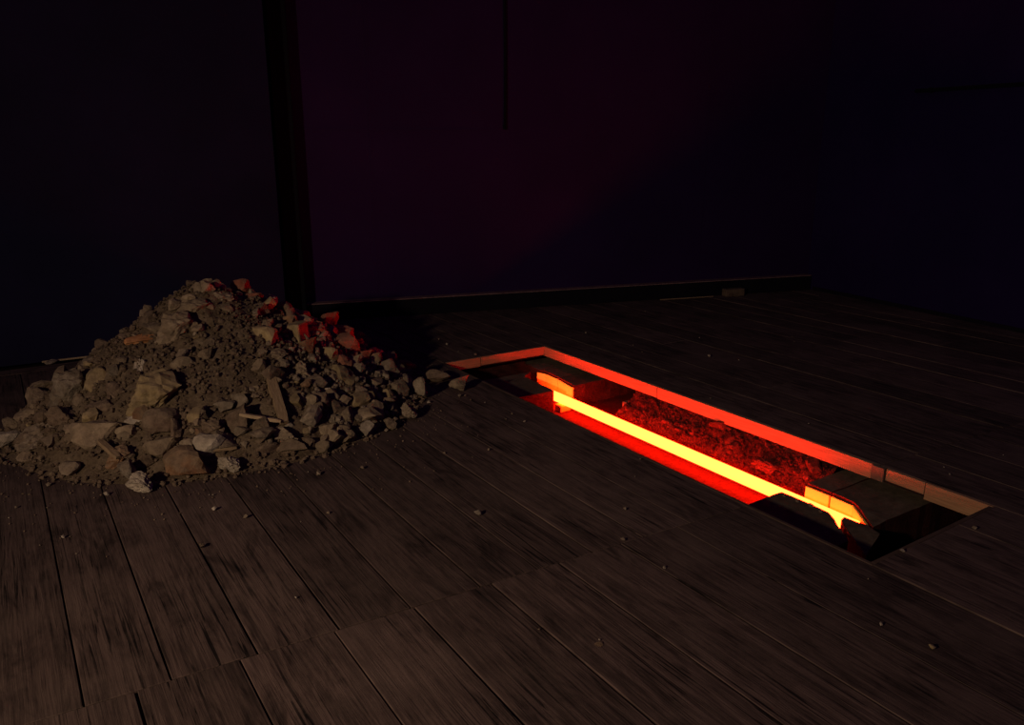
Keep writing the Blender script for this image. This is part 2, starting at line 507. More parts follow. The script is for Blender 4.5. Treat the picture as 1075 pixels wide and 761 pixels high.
# boards lining the opening
def lining(x0, x1, y0, y1, z0, z1, mat):
    cx, cy = (x0 + x1) / 2, (y0 + y1) / 2
    bm = bmesh.new()
    add_box(bm, x0 - cx, x1 - cx, y0 - cy, y1 - cy, z0, z1, 0.0015)
    return from_bm('board', bm, mat, fr, (cx, cy, 0))
fr = empty('pit_frame', (PX0, PY0, 0)); fr.location = (0, 0, 0)
fr['kind'] = 'structure'
fr.name = 'trim_5'
T = 0.018
lining(PX1 - T, PX1, 3.507, PY1, -0.075, -0.001, M_cut)
lining(PX1 - T, PX1, 2.005, 3.50, -0.078, -0.001, M_cut)
lining(PX1 - T, PX1, 1.74, 1.93, -0.060, -0.001, M_cut)
lining(PX1 - T, PX1, 1.442, 1.737, -0.082, -0.001, M_cut)
o = lining(PX1 - T - 0.012, PX1, 1.935, 2.0, -0.07, -0.001, M_slab)
o['label'] = 'grey patch of mortar between two boards'
lining(PX0 + T, 2.84, PY1 - T, PY1, -0.070, -0.001, M_cut)
lining(2.845, PX1 - T, PY1 - T, PY1, -0.064, -0.001, M_cut)
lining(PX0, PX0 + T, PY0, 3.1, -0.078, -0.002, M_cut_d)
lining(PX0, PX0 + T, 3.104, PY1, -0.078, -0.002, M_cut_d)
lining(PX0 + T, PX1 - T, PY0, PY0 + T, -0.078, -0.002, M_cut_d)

def slab(polys, label, seed, ztop=ZS):
    root = empty('concrete_slab', (sum(p[0] for p in polys[0]) / len(polys[0]), sum(p[1] for p in polys[0]) / len(polys[0]), ZF))
    tag(root, label, 'slab')
    for i, pl in enumerate(polys):
        bm = prism(pl, ZF - 0.02, ztop, seed=seed + i)
        for v in bm.verts: v.co -= root.location
        o = from_bm('slab_piece', bm, M_slab, root)
        o.data.materials.append(M_bank)      # broken sides: dim light on them painted with the dark bank colour
        for f in o.data.polygons:
            if abs(f.normal.z) < 0.5: f.material_index = 1
    return root
slab([[(2.31, 1.72), (2.86, 1.735), (2.935, 1.84), (2.985, 1.895), (3.018, 1.95), (3.025, 2.08), (3.018, 2.215), (2.31, 2.21)]],
     'shaded broken slab at the near end of the pit, in front of the glowing tube', 3)
slab([[(2.80, 1.62), (3.03, 1.70), (3.055, 1.78), (3.040, 1.885), (3.0, 1.875), (2.955, 1.825), (2.885, 1.735)]],
     'small dark broken lump of slab just past the near end of the tube', 5)
slab([[(3.216, 2.075), (3.94, 2.075), (3.94, 2.215), (3.214, 2.212)],
      [(3.06, 1.755), (3.94, 1.745), (3.94, 2.071), (3.216, 2.071), (3.212, 1.95)]],
     'lit brown slab at the near end of the pit, behind the glowing tube', 11)
slab([[(2.31, 4.14), (3.055, 4.13), (3.078, 4.52), (3.19, 4.60), (2.31, 4.60)]],
     'grey slab at the far end of the pit, left of the tube end', 17)
slab([[(3.24, 4.145), (3.94, 4.145), (3.94, 4.36), (3.275, 4.36)],
      [(3.278, 4.364), (3.94, 4.364), (3.94, 5.2), (3.33, 5.2), (3.26, 4.62), (3.285, 4.55)]],
     'brown slab at the far end of the pit, right of the tube end', 23)
# added strips on the slot walls; tube's bright light put into their colour
def face_strip(pts, label):
    bm = bmesh.new(); vs = []
    a = [Vector((*p, 0)) for p in pts]
    cols = []
    for k, p in enumerate(a):
        d = (a[min(k + 1, len(a) - 1)] - a[max(k - 1, 0)]).normalized(); n = Vector((-d.y, d.x, 0)) * 0.010
        cols.append([bm.verts.new((q.x, q.y, z)) for q, z in ((p, ZF), (p + n, ZF), (p + n, ZS - 0.016), (p, ZS - 0.016))])
    for c0, c1 in zip(cols, cols[1:]):
        for k in range(4): bm.faces.new((c0[k], c0[(k + 1) % 4], c1[(k + 1) % 4], c1[k]))
    bm.faces.new(cols[0]); bm.faces.new(list(reversed(cols[-1])))
    bmesh.ops.recalc_face_normals(bm, faces=bm.faces)
    o = from_bm('lit_slot_face', bm, M_lit_face)
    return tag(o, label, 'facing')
face_strip([(3.202, 2.210), (3.203, 2.078)], 'narrow tube-lit orange side face beside the near tube end, left of the crack')
face_strip([(3.203, 2.068), (3.199, 1.95), (3.05, 1.765)], 'pointed tube-lit orange side face beside the near tube end, right of the crack')
face_strip([(3.262, 4.362), (3.228, 4.15)], 'tube-lit orange side face beside the far tube end, right of the crack')
face_strip([(3.245, 4.60), (3.270, 4.53), (3.264, 4.368)], 'rounded tube-lit orange side face beyond the far tube end, left of the crack')
# dirt filling behind the far slabs
def back_fill(x, y):
    t = min(1, max(0, (y - 4.60) / 0.35))
    z = -0.22 + 0.13 * t + 0.02 * mn.noise(Vector((x * 12, y * 12, 3)))
    return min(z, -0.085)
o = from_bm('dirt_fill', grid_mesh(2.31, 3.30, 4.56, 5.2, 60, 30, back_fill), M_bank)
tag(o, 'dark dirt slope under the floor edge at the far end of the pit', 'dirt', kind='stuff')

# rubble bank on the right-hand side
def bank_h(x, y):
    e = 3.22 + 0.025 * mn.noise(Vector((0, y * 5, 1)))
    t = min(1, max(0, (x - e) / 0.26))
    endf = min(1, max(0, (3.80 - y) / 0.06))
    z = ZF - 0.01 + 0.205 * (t ** 0.85) * endf
    z += (0.022 * mn.noise(Vector((x * 11, y * 11, 5))) + 0.016 * mn.noise(Vector((x * 34, y * 34, 2)))) * min(1, t * 4)
    return min(z, -0.082)
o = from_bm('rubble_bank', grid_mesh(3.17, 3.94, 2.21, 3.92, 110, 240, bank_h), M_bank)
tag(o, 'red-lit bank of rubble and dirt behind the glowing tube', 'rubble', kind='stuff')

# the glowing tube
TX, TZ, TR = 3.12, -0.20, 0.0325
TA, TB = 1.85, 4.50
tube = empty('glowing_tube', (TX, (TA + TB) / 2, TZ))
tag(tube, 'long yellow-white glowing tube lying lengthwise in the floor pit', 'lamp')
hl = (TB - TA) / 2
o = from_bm('glass_tube', tube_bm([(0, -hl + 2 * hl * i / 12, 0) for i in range(13)], TR, 32), M_tube, tube, smooth=True)
for s in (-1, 1):
    o = from_bm('end_cap', tube_bm([(0, s * hl, 0), (0, s * (hl + 0.04), 0)], TR + 0.003, 24), M_grey, tube)
# props that carry the tube at both ends
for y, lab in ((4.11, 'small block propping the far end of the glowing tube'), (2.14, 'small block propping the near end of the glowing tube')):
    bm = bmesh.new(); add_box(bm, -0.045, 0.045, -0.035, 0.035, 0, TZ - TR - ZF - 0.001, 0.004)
    o = from_bm('support_block', bm, M_lit_face, None, (TX, y, ZF + 0.001)); tag(o, lab, 'block')  # same pale colour, so the props look brightly lit

# ------------------------------------------------------------------ rock shapes
def rock_mesh(seed, sub=3, cuts=8, rough=0.07):
    rr = random.Random(seed)
    bm = bmesh.new()
    bmesh.ops.create_icosphere(bm, subdivisions=sub, radius=1)
    planes = []
    for _ in range(cuts):
        n = Vector((rr.gauss(0, 1), rr.gauss(0, 1), rr.gauss(0, 1))).normalized()
        planes.append((n, rr.uniform(0.36, 0.74)))
    off = Vector((rr.uniform(0, 50), rr.uniform(0, 50), rr.uniform(0, 50)))
    for v in bm.verts:
        c = v.co.copy()
        for n, d in planes:
            k = c.dot(n)
            if k > d: c -= n * (k - d) * 0.96
        c *= 1 + 0.22 * mn.noise(c * 1.6 + off)
        c += c.normalized() * (rough * mn.noise(c * 4.5 + off) + rough * 0.6 * mn.noise(c * 10 + off))
        v.co = c
    # normalise to a unit box (half extents 1)
    for ax in range(3):
        lo = min(v.co[ax] for v in bm.verts); hi = max(v.co[ax] for v in bm.verts)
        for v in bm.verts: v.co[ax] = (v.co[ax] - lo) / (hi - lo) * 2 - 1
    return bm

def block_mesh(seed):
    rr = random.Random(seed)
    bm = bmesh.new()
    bmesh.ops.create_cube(bm, size=2)
    bmesh.ops.bevel(bm, geom=list(bm.edges), offset=0.12, segments=1, affect='EDGES')
    bmesh.ops.subdivide_edges(bm, edges=list(bm.edges), cuts=2, use_grid_fill=True)
    off = Vector((rr.uniform(0, 50),) * 3)
    for v in bm.verts:
        v.co += v.co.normalized() * 0.10 * mn.noise(v.co * 2 + off)
        v.co.x *= 0.90 + 0.1 * v.co.z
    return bm

def to_mesh(name, bm, smooth=False):
    me = bpy.data.meshes.new(name); bm.to_mesh(me); bm.free()
    for p in me.polygons: p.use_smooth = smooth
    return me
MATS = dict(bank=M_bstone, tan=M_tan, yel=M_yel, grey=M_grey, pale=M_pale, brown=M_brown, rust=M_rust, red=M_red, orange=M_orange)
SHAPES = {}
def get_mesh(shape, k, mat):
    key = (shape, k, mat)
    if key not in SHAPES:
        if shape == 'rock': bm = rock_mesh(100 + k, 3, 7, 0.07)
        elif shape == 'craggy': bm = rock_mesh(200 + k, 4, 8, 0.17)
        elif shape == 'smooth': bm = rock_mesh(300 + k, 3, 3, 0.03)
        elif shape == 'flat': bm = rock_mesh(400 + k, 3, 10, 0.05)
        elif shape == 'shard': bm = rock_mesh(500 + k, 3, 12, 0.04)
        elif shape == 'block': bm = block_mesh(600 + k)
        elif shape == 'small': bm = rock_mesh(700 + k, 2, 11, 0.13)
        elif shape == 'tiny': bm = rock_mesh(800 + k, 1, 4, 0.10)
        me = to_mesh(shape + '_stone', bm)
        me.materials.append(MATS[mat])
        SHAPES[key] = me
    return SHAPES[key]

# ------------------------------------------------------------------ the heap
CX, CY, HT = 0.98, 4.72, 0.735
def heap_radius(a):
    # radius of the foot, by direction (0 = +x, counter-clockwise)
    tab = [(-180, 1.02), (-150, 1.06), (-120, 1.09), (-90, 1.07), (-60, 1.07), (-30, 1.12), (0, 1.18), (30, 1.12), (60, 1.05), (90, 1.12), (120, 1.12), (150, 1.0), (180, 1.02)]
    d = math.degrees(a)
    for (a0, r0), (a1, r1) in zip(tab, tab[1:]):
        if a0 <= d <= a1: return r0 + (r1 - r0) * (d - a0) / (a1 - a0)
    return 1.0
def heap_h(x, y, fine=True):
    dx, dy = x - CX, y - CY
    r = math.hypot(dx, dy); Rf = heap_radius(math.atan2(dy, dx))
    t = r / Rf
    core = max(0.0, 1 - t)
    rnd = 0.10
    peak = math.sqrt(t * t + rnd * rnd) - rnd
    h = HT * (1 - peak * 1.02)
    if h < 0.06: h = 0.06 * math.exp((h - 0.06) / 0.06) - 0.018
    if fine and h > -0.02:
        p = Vector((x, y, 0))
        k = min(1, max(0, h / 0.1))
        h += k * (0.045 * mn.noise(p * 3.2) + 0.030 * mn.noise(p * 8) + 0.022 * mn.noise(p * 19) + 0.012 * mn.noise(p * 45))
    return h
bm = grid_mesh(CX - 1.45, CX + 1.45, CY - 1.45, CY + 1.40, 230, 230, lambda x, y: heap_h(x, y) - 0.005)
bmesh.ops.delete(bm, geom=[v for v in bm.verts if v.co.z < -0.018], context='VERTS')
# keep the heap in front of the left wall
def wall_y(x): return LW0[1] + (x - LW0[0]) * (LW1[1] - LW0[1]) / (LW1[0] - LW0[0])
bmesh.ops.delete(bm, geom=[v for v in bm.verts if v.co.x < 1.85 and v.co.y > wall_y(v.co.x) - 0.02], context='VERTS')
heap = from_bm('dirt_heap', bm, M_dirt, smooth=True)
tag(heap, 'big conical heap of brown dirt and rubble by the dark left wall', 'dirt heap', kind='stuff')

# pixel -> ray, so that single stones can be laid on the heap where they are seen
SP, CP, SY, CYW = math.sin(PITCH), math.cos(PITCH), math.sin(YAW), math.cos(YAW)
def ray(px, py):
    u = (px - 537.5) / 825; v = -(py - 380.5) / 825
    f = CP + v * SP; up = -SP + v * CP
    return Vector((f * SY + u * CYW, f * CYW - u * SY, up))
def on_heap(px, py):
    d = ray(px, py); o = Vector((0, 0, EYE_H))
    best = None
    t = 3.0
    while t < 9:
        p = o + d * t
        g = p.z - max(0, heap_h(p.x, p.y, False))
        if g <= 0:
            if p.y > CY + 0.9 and best: break
            return p, 0
        if math.hypot(p.x - CX, p.y - CY) < 1.15 and (best is None or g < best[1]): best = (p.copy(), g)
        t += 0.01
    return best

HERO = [
 # px, py, w, h, shape, mat, label
 (39,426,30,32,'rock','tan','peaked tan rock standing at the far left foot of the rubble heap'),
 (28,438,28,14,'flat','tan','flat tan stone leaning before the peaked rock at the heap\'s left edge'),
 (12,450,19,13,'rock','tan','leftmost small tan stone lying on the floorboards beside the heap'),
 (27,451,11,10,'small','brown','little brown chip right beside the leftmost stone'),
 (38,464,46,25,'craggy','grey','long pitted grey rock on the bare boards at the heap\'s left corner'),
 (76,412,38,40,'craggy','grey','upright craggy pinkish grey rock left of the heap'),
 (69,440,34,25,'craggy','brown','rough brown rock in front of the upright craggy one'),
 (101,403,22,30,'smooth','yel','smooth yellowish rock at the left flank of the heap'),
 (97,460,50,34,'rock','tan','large flat-faced tan rock at the lower left foot of the heap'),
 (147,391,14,22,'craggy','pale','white plaster lump above the largest rock, left flank'),
 (163,416,48,46,'craggy','yel','largest blocky yellow-brown rock in the left half of the heap'),
 (167,446,32,28,'smooth','brown','round dark brown stone just below the largest rock'),
 (140,441,18,8,'smooth','pale','small pale oval pebble left of the round dark stone'),
 (169,471,36,22,'rock','tan','wide tan rock under the round dark stone'),
 (131,454,20,13,'rock','tan','small tan stone under the pale oval pebble'),
 (125,481,22,22,'craggy','rust','ochre crumbling stone at the front foot of the heap'),
 (132,506,16,22,'rock','grey','grey stone lying against the frontmost pale lump'),
 (148,517,24,18,'craggy','pale','frontmost pale grey lump lying on the floorboards'),
 (193,498,48,28,'shard','rust','rust-red pyramid of broken brick at the front foot'),
 (195,470,15,17,'rock','grey','squarish grey stone above the rust-red brick'),
 (183,453,12,24,'rock','brown','narrow upright brown stone right of the round dark stone'),
 (180,487,15,13,'rock','tan','small tan stone left above the rust-red brick'),
 (192,384,25,18,'flat','tan','flat-topped tan stone in the middle left of the heap'),
 (242,495,22,17,'craggy','pale','pale rounded lump on the boards before the heap\'s middle'),
 (248,441,26,34,'shard','brown','triangular brown stone left of the pale stick'),
 (223,453,24,22,'craggy','brown','hollowed craggy stone in the lower middle of the heap'),
 (300,459,28,22,'craggy','grey','pale grey lump at the lower end of the wooden stake'),
 (281,472,30,14,'flat','brown','flat brown stone below the pale stick'),
 (300,475,20,15,'rock','brown','brown stone beneath the pale grey lump'),
 (255,470,13,13,'rock','grey','small grey stone left of the flat brown one'),
 (358,397,30,24,'rock','yel','yellow-tan rock on the right flank just under the red glow'),
 (342,412,13,8,'flat','pale','small pale chip below left of the yellow-tan rock'),
 (386,459,15,17,'smooth','pale','pinkish pale round stone at the right front foot'),
 (426,406,17,20,'smooth','grey','rounded pale stone at the right tail of the heap'),
 (441,419,14,24,'rock','grey','upright stone at the right tail of the heap'),
 (408,417,15,15,'rock','yel','yellowish stone left of the rounded pale one'),
 (430,440,16,18,'craggy','grey','craggy grey stone on the boards, lowest of the right tail'),
 (410,451,13,12,'rock','tan','tan stone on the boards between craggy stone and pinkish one'),
 (482,411,22,15,'rock','tan','pale lone stone nearest to the pit corner'),
 (460,401,26,12,'flat','brown','flat dark stone behind the lone stone by the pit'),
 (396,438,13,24,'rock','tan','tall narrow tan stone on the right foot'),
 (384,436,11,11,'small','tan','small tan stone left of the tall narrow one'),
 (425,388,22,11,'flat','red','reddish flat stone at the back of the right tail'),
 (339,471,17,11,'flat','grey','flat grey stone at the front foot, right of the pale lump'),
 (322,473,20,17,'rock','brown','brown rock at the front foot between flat stone and grey lump'),
 (351,430,22,19,'rock','brown','brown rock in the middle of the right flank'),
 (363,439,15,22,'rock','tan','upright tan rock beside the brown one on the right flank'),
 (315,421,20,18,'craggy','tan','craggy tan stone right of the wooden stake'),
 (343,453,19,17,'rock','tan','tan rock above the flat grey stone at the front'),
 (367,464,13,15,'small','tan','small tan stone left of the pinkish round stone'),
 (206,306,15,17,'smooth','tan','smooth tan stone at the left of the summit'),
 (215,297,17,8,'flat','tan','thin flat stone forming the very top of the heap'),
 (229,301,14,14,'rock','tan','small tan stone at the right of the top flat one'),
 (230,313,32,13,'craggy','grey','pale streaked stone lying across the summit'),
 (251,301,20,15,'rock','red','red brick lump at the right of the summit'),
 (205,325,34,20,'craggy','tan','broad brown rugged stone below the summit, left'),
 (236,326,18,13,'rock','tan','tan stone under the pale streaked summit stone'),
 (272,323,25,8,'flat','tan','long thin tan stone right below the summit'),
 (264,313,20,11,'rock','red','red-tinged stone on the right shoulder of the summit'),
 (271,355,38,24,'rock','yel','large smooth yellow-brown stone in the upper middle'),
 (188,347,36,34,'craggy','tan','big rugged tan rock on the upper left flank'),
 (161,347,23,15,'rock','tan','tan stone above the orange shard on the left outline'),
 (151,357,42,8,'shard','orange','long orange tile shard sticking out of the left slope'),
 (216,373,15,15,'rock','tan','round tan stone in the loose dirt of the upper slope'),
 (112,386,13,13,'rock','yel','small yellowish stone at the back of the left flank'),
 (312,352,15,23,'block','yel','rectangular tan brick piece leaning on the right slope'),
 (319,336,11,18,'smooth','yel','pale tan stone on the right outline above the brick piece'),
 (294,323,20,9,'shard','orange','pointed orange-red shard on the right shoulder'),
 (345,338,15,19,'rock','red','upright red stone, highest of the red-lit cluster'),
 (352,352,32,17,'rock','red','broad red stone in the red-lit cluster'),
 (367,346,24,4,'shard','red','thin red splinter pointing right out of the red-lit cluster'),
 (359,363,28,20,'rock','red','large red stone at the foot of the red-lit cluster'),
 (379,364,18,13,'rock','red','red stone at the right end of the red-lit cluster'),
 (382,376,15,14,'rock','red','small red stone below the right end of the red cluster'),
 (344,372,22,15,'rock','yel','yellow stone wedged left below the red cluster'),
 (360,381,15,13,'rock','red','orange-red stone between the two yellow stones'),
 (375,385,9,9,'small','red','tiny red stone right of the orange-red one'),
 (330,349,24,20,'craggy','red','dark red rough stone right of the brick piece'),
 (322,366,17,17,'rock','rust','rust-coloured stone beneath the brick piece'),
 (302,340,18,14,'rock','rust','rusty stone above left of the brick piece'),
 (290,375,22,16,'craggy','tan','crumbling tan stone under the large yellow-brown one'),
 (106,430,26,16,'rock','brown','brown stone between the left flank rocks'),
 (120,412,22,18,'rock','brown','brown stone left of the largest rock'),
 (147,428,14,12,'rock','tan','small stone against the left face of the largest rock'),
 (208,436,18,14,'rock','tan','tan stone right of the round dark stone'),
 (210,458,16,14,'rock','rust','reddish stone left of the hollowed craggy stone'),
 (226,470,18,12,'rock','rust','rusty chip under the hollowed craggy stone'),
 (318,392,17,22,'craggy','tan','ribbed tan stone on the middle right slope'),
 (332,432,14,16,'rock','tan','tan stone left of the brown rock on the right flank'),
 (303,488-40,10,8,'small','pale','tiny pale chip above the grey lump at the stake'),
]
def lay(px, py, w, h, name, mesh, embed=0.5, rng=R):
    p, gap = on_heap(px, py)
    dist = (p - Vector((0, 0, EYE_H))).length
    d = dist * math.cos(0.2) / 825
    sx, sz = w * d / 2, h * d / 2
    if gap > 0.02:                       # beyond the outline: draw it back to the slope
        p.z = max(0, heap_h(p.x, p.y, False)) + sz * 0.8
    sy = (sx + sz) / 2 * rng.uniform(0.8, 1.1)
    hh = max(0, heap_h(p.x, p.y, False))
    o = bpy.data.objects.new(name, mesh)
    COL.objects.link(o)
    back = Vector((SY, CYW, 0)) * sy * 0.35
    p = p + back
    if hh < 0.02 or p.z < sz * 0.9: p.z = max(p.z, sz * 0.93)
    o.location = p
    o.scale = (sx, sy, sz)
    o.rotation_euler = (rng.uniform(-.12, .12), rng.uniform(-.12, .12), -YAW + rng.uniform(-.3, .3))
    return o
NAMES = dict(rock='rubble_stone', craggy='rubble_stone', smooth='rubble_stone', flat='flat_stone', shard='stone_shard', block='stone_block', small='stone_chip')
for i, (px, py, ww, hh, shape, mat, label) in enumerate(HERO):
    nme = NAMES[shape]
    if mat in ('red', 'rust'): nme = 'brick_or_glow_piece'  # red-lit cluster: plain stones with the tube's glow put into their colour
    if mat == 'orange': nme = 'tile_shard'
    if mat == 'pale': nme = 'plaster_lump'
    kk = 1.30 if (mat in ('red', 'rust') and 300 < px < 400 and shape != 'shard') else 1.08  # red cluster enlarged to widen the painted glow
    o = lay(px, py, ww * kk, hh * kk, nme, get_mesh(shape, i % 5, mat))
    tag(o, label, 'stone', 'larger stones of the rubble heap')
    if shape == 'shard' and ww > 2.5 * hh: o.rotation_euler.z = -YAW

# two sticks and a thin lath stuck in the slope
def stick(p0, p1, w, name, mat, label, lift=0.02):
    a, _ = on_heap(*p0); b, _ = on_heap(*p1)
    up = Vector((-SY * 0.4, -CYW * 0.4, 0.9)).normalized() * lift
    a += up; b += up
    d = b - a; Ln = d.length
    bm = bmesh.new()
    rr = random.Random(int(p0[0]))
    n = 8; rings = []
    for i in range(n + 1):
        t = i / n; k = 1.0 if 0 < i < n else 0.75
        rings.append([bm.verts.new((x * w / 2 * k * (1 + rr.uniform(-.1, .1)), y * w / 3 * k * (1 + rr.uniform(-.1, .1)), -Ln / 2 + Ln * t))
                      for x, y in ((-1, -1), (1, -1), (1.1, 0.2), (0.8, 1), (-0.9, 1))])
    for r0, r1 in zip(rings, rings[1:]):
        for k in range(5): bm.faces.new((r0[k], r0[(k + 1) % 5], r1[(k + 1) % 5], r1[k]))
    bm.faces.new(list(reversed(rings[0]))); bm.faces.new(rings[-1])
    bmesh.ops.recalc_face_normals(bm, faces=bm.faces)
    o = from_bm(name, bm, mat, None, (a + b) / 2)
    o.rotation_euler = d.to_track_quat('Z', 'Y').to_euler()
    tag(o, label, 'stick')
stick((284, 396), (300, 449), 0.052, 'wooden_stake', M_stick, 'weathered wooden stake leaning down the front slope of the heap', 0.035)
stick((254, 444), (297, 451), 0.024, 'wood_splinter', M_pstick, 'pale wood splinter lying across the lower front slope', 0.06)
stick((214, 479), (250, 475), 0.020, 'wood_splinter', M_stick, 'dark thin splinter near the front foot of the heap', 0.035)
stick((108, 470), (128, 488), 0.03, 'wood_splinter', M_stick, 'dark splinter wedged in front of the left foot of the heap', 0.05)

# filler stones, individually laid and described by what they lie next to
LAND = {0:'the peaked tan rock',4:'the long pitted grey rock',5:'the upright craggy rock',7:'the smooth yellowish rock',8:'the large flat-faced rock',
 9:'the white plaster lump',10:'the largest rock',11:'the round dark stone',13:'the wide tan rock',15:'the ochre crumbling stone',17:'the frontmost pale lump',
 18:'the rust-red pyramid brick',20:'the narrow upright stone',22:'the flat-topped tan stone',23:'the pale lump before the heap',24:'the triangular brown stone',
 25:'the hollowed craggy stone',26:'the grey lump at the stake',27:'the flat brown stone',30:'the yellow-tan right-flank rock',32:'the pinkish round stone',
 33:'the rounded tail stone',34:'the upright tail stone',36:'the lowest tail stone',38:'the lone stone by the pit',40:'the tall narrow stone',42:'the reddish flat stone',
 43:'the flat grey stone',45:'the brown right-flank rock',47:'the craggy stone by the stake',50:'the smooth summit stone',51:'the topmost flat stone',
 53:'the streaked summit stone',54:'the red summit lump',55:'the broad stone below the summit',57:'the long thin summit stone',59:'the large upper yellow stone',
 60:'the big rugged rock',62:'the orange shard',63:'the round upper-slope stone',64:'the small back yellow stone',65:'the rectangular brick piece',
 67:'the pointed orange-red shard',68:'the upright red stone',71:'the large red stone',72:'the right-end red stone',74:'the wedged yellow stone'}
ADJ = dict(tan='tan', grey='greyish', brown='dark brown', yel='yellowish', rust='rusty', pale='whitish')
def side_of(dx, dy):
    if abs(dx) > 2 * abs(dy): return 'right of' if dx > 0 else 'left of'
    if abs(dy) > 2 * abs(dx): return 'below' if dy > 0 else 'above'
    return ('below' if dy > 0 else 'above') + (' right of' if dx > 0 else ' left of')
def to_px(p):
    d = Vector(p) - Vector((0, 0, EYE_H))
    a = d.x * SY + d.y * CYW; u = d.x * CYW - d.y * SY
    f = a * CP - d.z * SP; v = a * SP + d.z * CP
    return 537.5 + 825 * u / f, 380.5 - 825 * v / f
ZONES = [('left flank', -200, -110, 66), ('front slope', -110, -55, 72), ('right flank', -55, 25, 124), ('back slope', 25, 160, 26)]
fill = []
for zone, a0, a1, n in ZONES:
    c = 0
    while c < n:
        a = math.radians(R.uniform(a0, a1))
        aa = (a + math.pi) % (2 * math.pi) - math.pi
        t = R.uniform(0.0, 1.0) ** 0.62 * 1.06
        if zone == 'front slope' and t < 0.68 and R.random() < 0.9: continue
        r = heap_radius(aa) * t
        x, y = CX + r * math.cos(aa), CY + r * math.sin(aa)
        if x < 1.9 and y > wall_y(x) - 0.1: continue
        c += 1
        z = max(0, heap_h(x, y))
        big = R.random() ** 2
        sz = (0.014 + 0.042 * big) * (0.75 + 0.5 * t)
        mat = R.choices(('tan', 'grey', 'brown', 'yel', 'rust', 'pale'), (42, 20, 25, 8, 3, 2))[0]
        o = bpy.data.objects.new('rubble_stone', get_mesh('small', R.randrange(9), mat)); COL.objects.link(o)
        sc = (sz * R.uniform(.9, 1.4), sz * R.uniform(.8, 1.2), sz * R.uniform(.55, 1.0))
        o.scale = sc
        o.location = (x, y, z + sc[2] * 0.35)
        if z > 0.05: o.rotation_euler = (R.uniform(-.5, .5), R.uniform(-.5, .5), R.uniform(0, 6.28))
        else:
            o.rotation_euler = (0, 0, R.uniform(0, 6.28)); o.location.z = z + sc[2] * 0.9
        px, py = to_px(o.location)
        k = min(LAND, key=lambda q: (HERO[q][0] - px) ** 2 + (HERO[q][1] - py) ** 2)
        size = 'tiny' if sz < 0.02 else 'small' if sz < 0.034 else 'fist-sized'
        lab = '%s %s stone close %s %s' % (size, ADJ[mat], side_of(px - HERO[k][0], py - HERO[k][1]), LAND[k])
        fill.append((o, lab, zone))
seen = {}
for o, lab, zone in fill:
    seen.setdefault(lab, []).append((o, zone))
for lab, l in seen.items():
    l.sort(key=lambda q: to_px(q[0].location)[0])
    for q, (o, zone) in enumerate(l):
        L2 = lab
        if len(l) == 2: L2 = ('left ' if q == 0 else 'right ') + lab
        elif len(l) > 2: L2 = (['leftmost ', 'second ', 'third ', 'fourth ', 'fifth ', 'sixth '][min(q, 5)] if q < len(l) - 1 else 'rightmost ') + lab
        tag(o, L2, 'stone', 'small stones on the ' + ('back slope' if zone == 'back slope' else zone))

# gravel: far too small to pick apart
def pebbles(name, n, place, smin, smax, mat, label, cat, parent=None):
    rr = random.Random(len(name) * 7 + n)
    protos = []
    for k in range(5):
        b = rock_mesh(900 + k, 1, 4, 0.12)
        protos.append(([v.co.copy() for v in b.verts], [[v.index for v in f.verts] for f in b.faces])); b.free()
    V, F = [], []
    for _ in range(n):
        q = place(rr)
        if q is None: continue
        vs, fs = protos[rr.randrange(5)]
        s = rr.uniform(smin, smax) * (1.0 if rr.random() < .8 else 1.5)
        e = Euler((rr.uniform(0, 6), rr.uniform(0, 6), rr.uniform(0, 6))).to_matrix()
        b = len(V)
        V += [tuple(q + e @ (v * s)) for v in vs]
        F += [[b + i for i in f] for f in fs]
    me = bpy.data.meshes.new(name); me.from_pydata(V, [], F)
    o = mesh_obj(name, me, mat, parent)
    return tag(o, label, cat, kind='stuff')
def p_heap(lo, hi, a0=-190, a1=60):
    def f(rr):
        a = math.radians(rr.uniform(a0, a1)); aa = (a + math.pi) % (2 * math.pi) - math.pi
        t = lo + (hi - lo) * rr.random() ** 0.7
        r = heap_radius(aa) * t; x, y = CX + r * math.cos(aa), CY + r * math.sin(aa)
        if x < 1.85 and y > wall_y(x) - 0.05: return None
        return Vector((x, y, max(0, heap_h(x, y)) + 0.003))
    return f
pebbles('gravel', 2600, p_heap(0.03, 1.04), 0.003, 0.009, M_dirt, 'fine tan gravel strewn over the whole heap', 'gravel')
pebbles('gravel', 2400, p_heap(0.3, 1.12), 0.004, 0.013, M_brown, 'fine dark brown gravel between the stones of the heap', 'gravel')
pebbles('gravel', 600, p_heap(0.45, 1.08, -70, 20), 0.008, 0.019, M_grey, 'coarse grey gravel on the right flank of the heap', 'gravel')
def p_bank(rr):
    x, y = rr.uniform(3.25, 3.8), rr.uniform(2.23, 3.76)
    return Vector((x, y, bank_h(x, y)))
pebbles('pit_gravel', 3200, p_bank, 0.003, 0.011, M_bank, 'coarse gravel in the red-lit bank behind the tube', 'gravel')

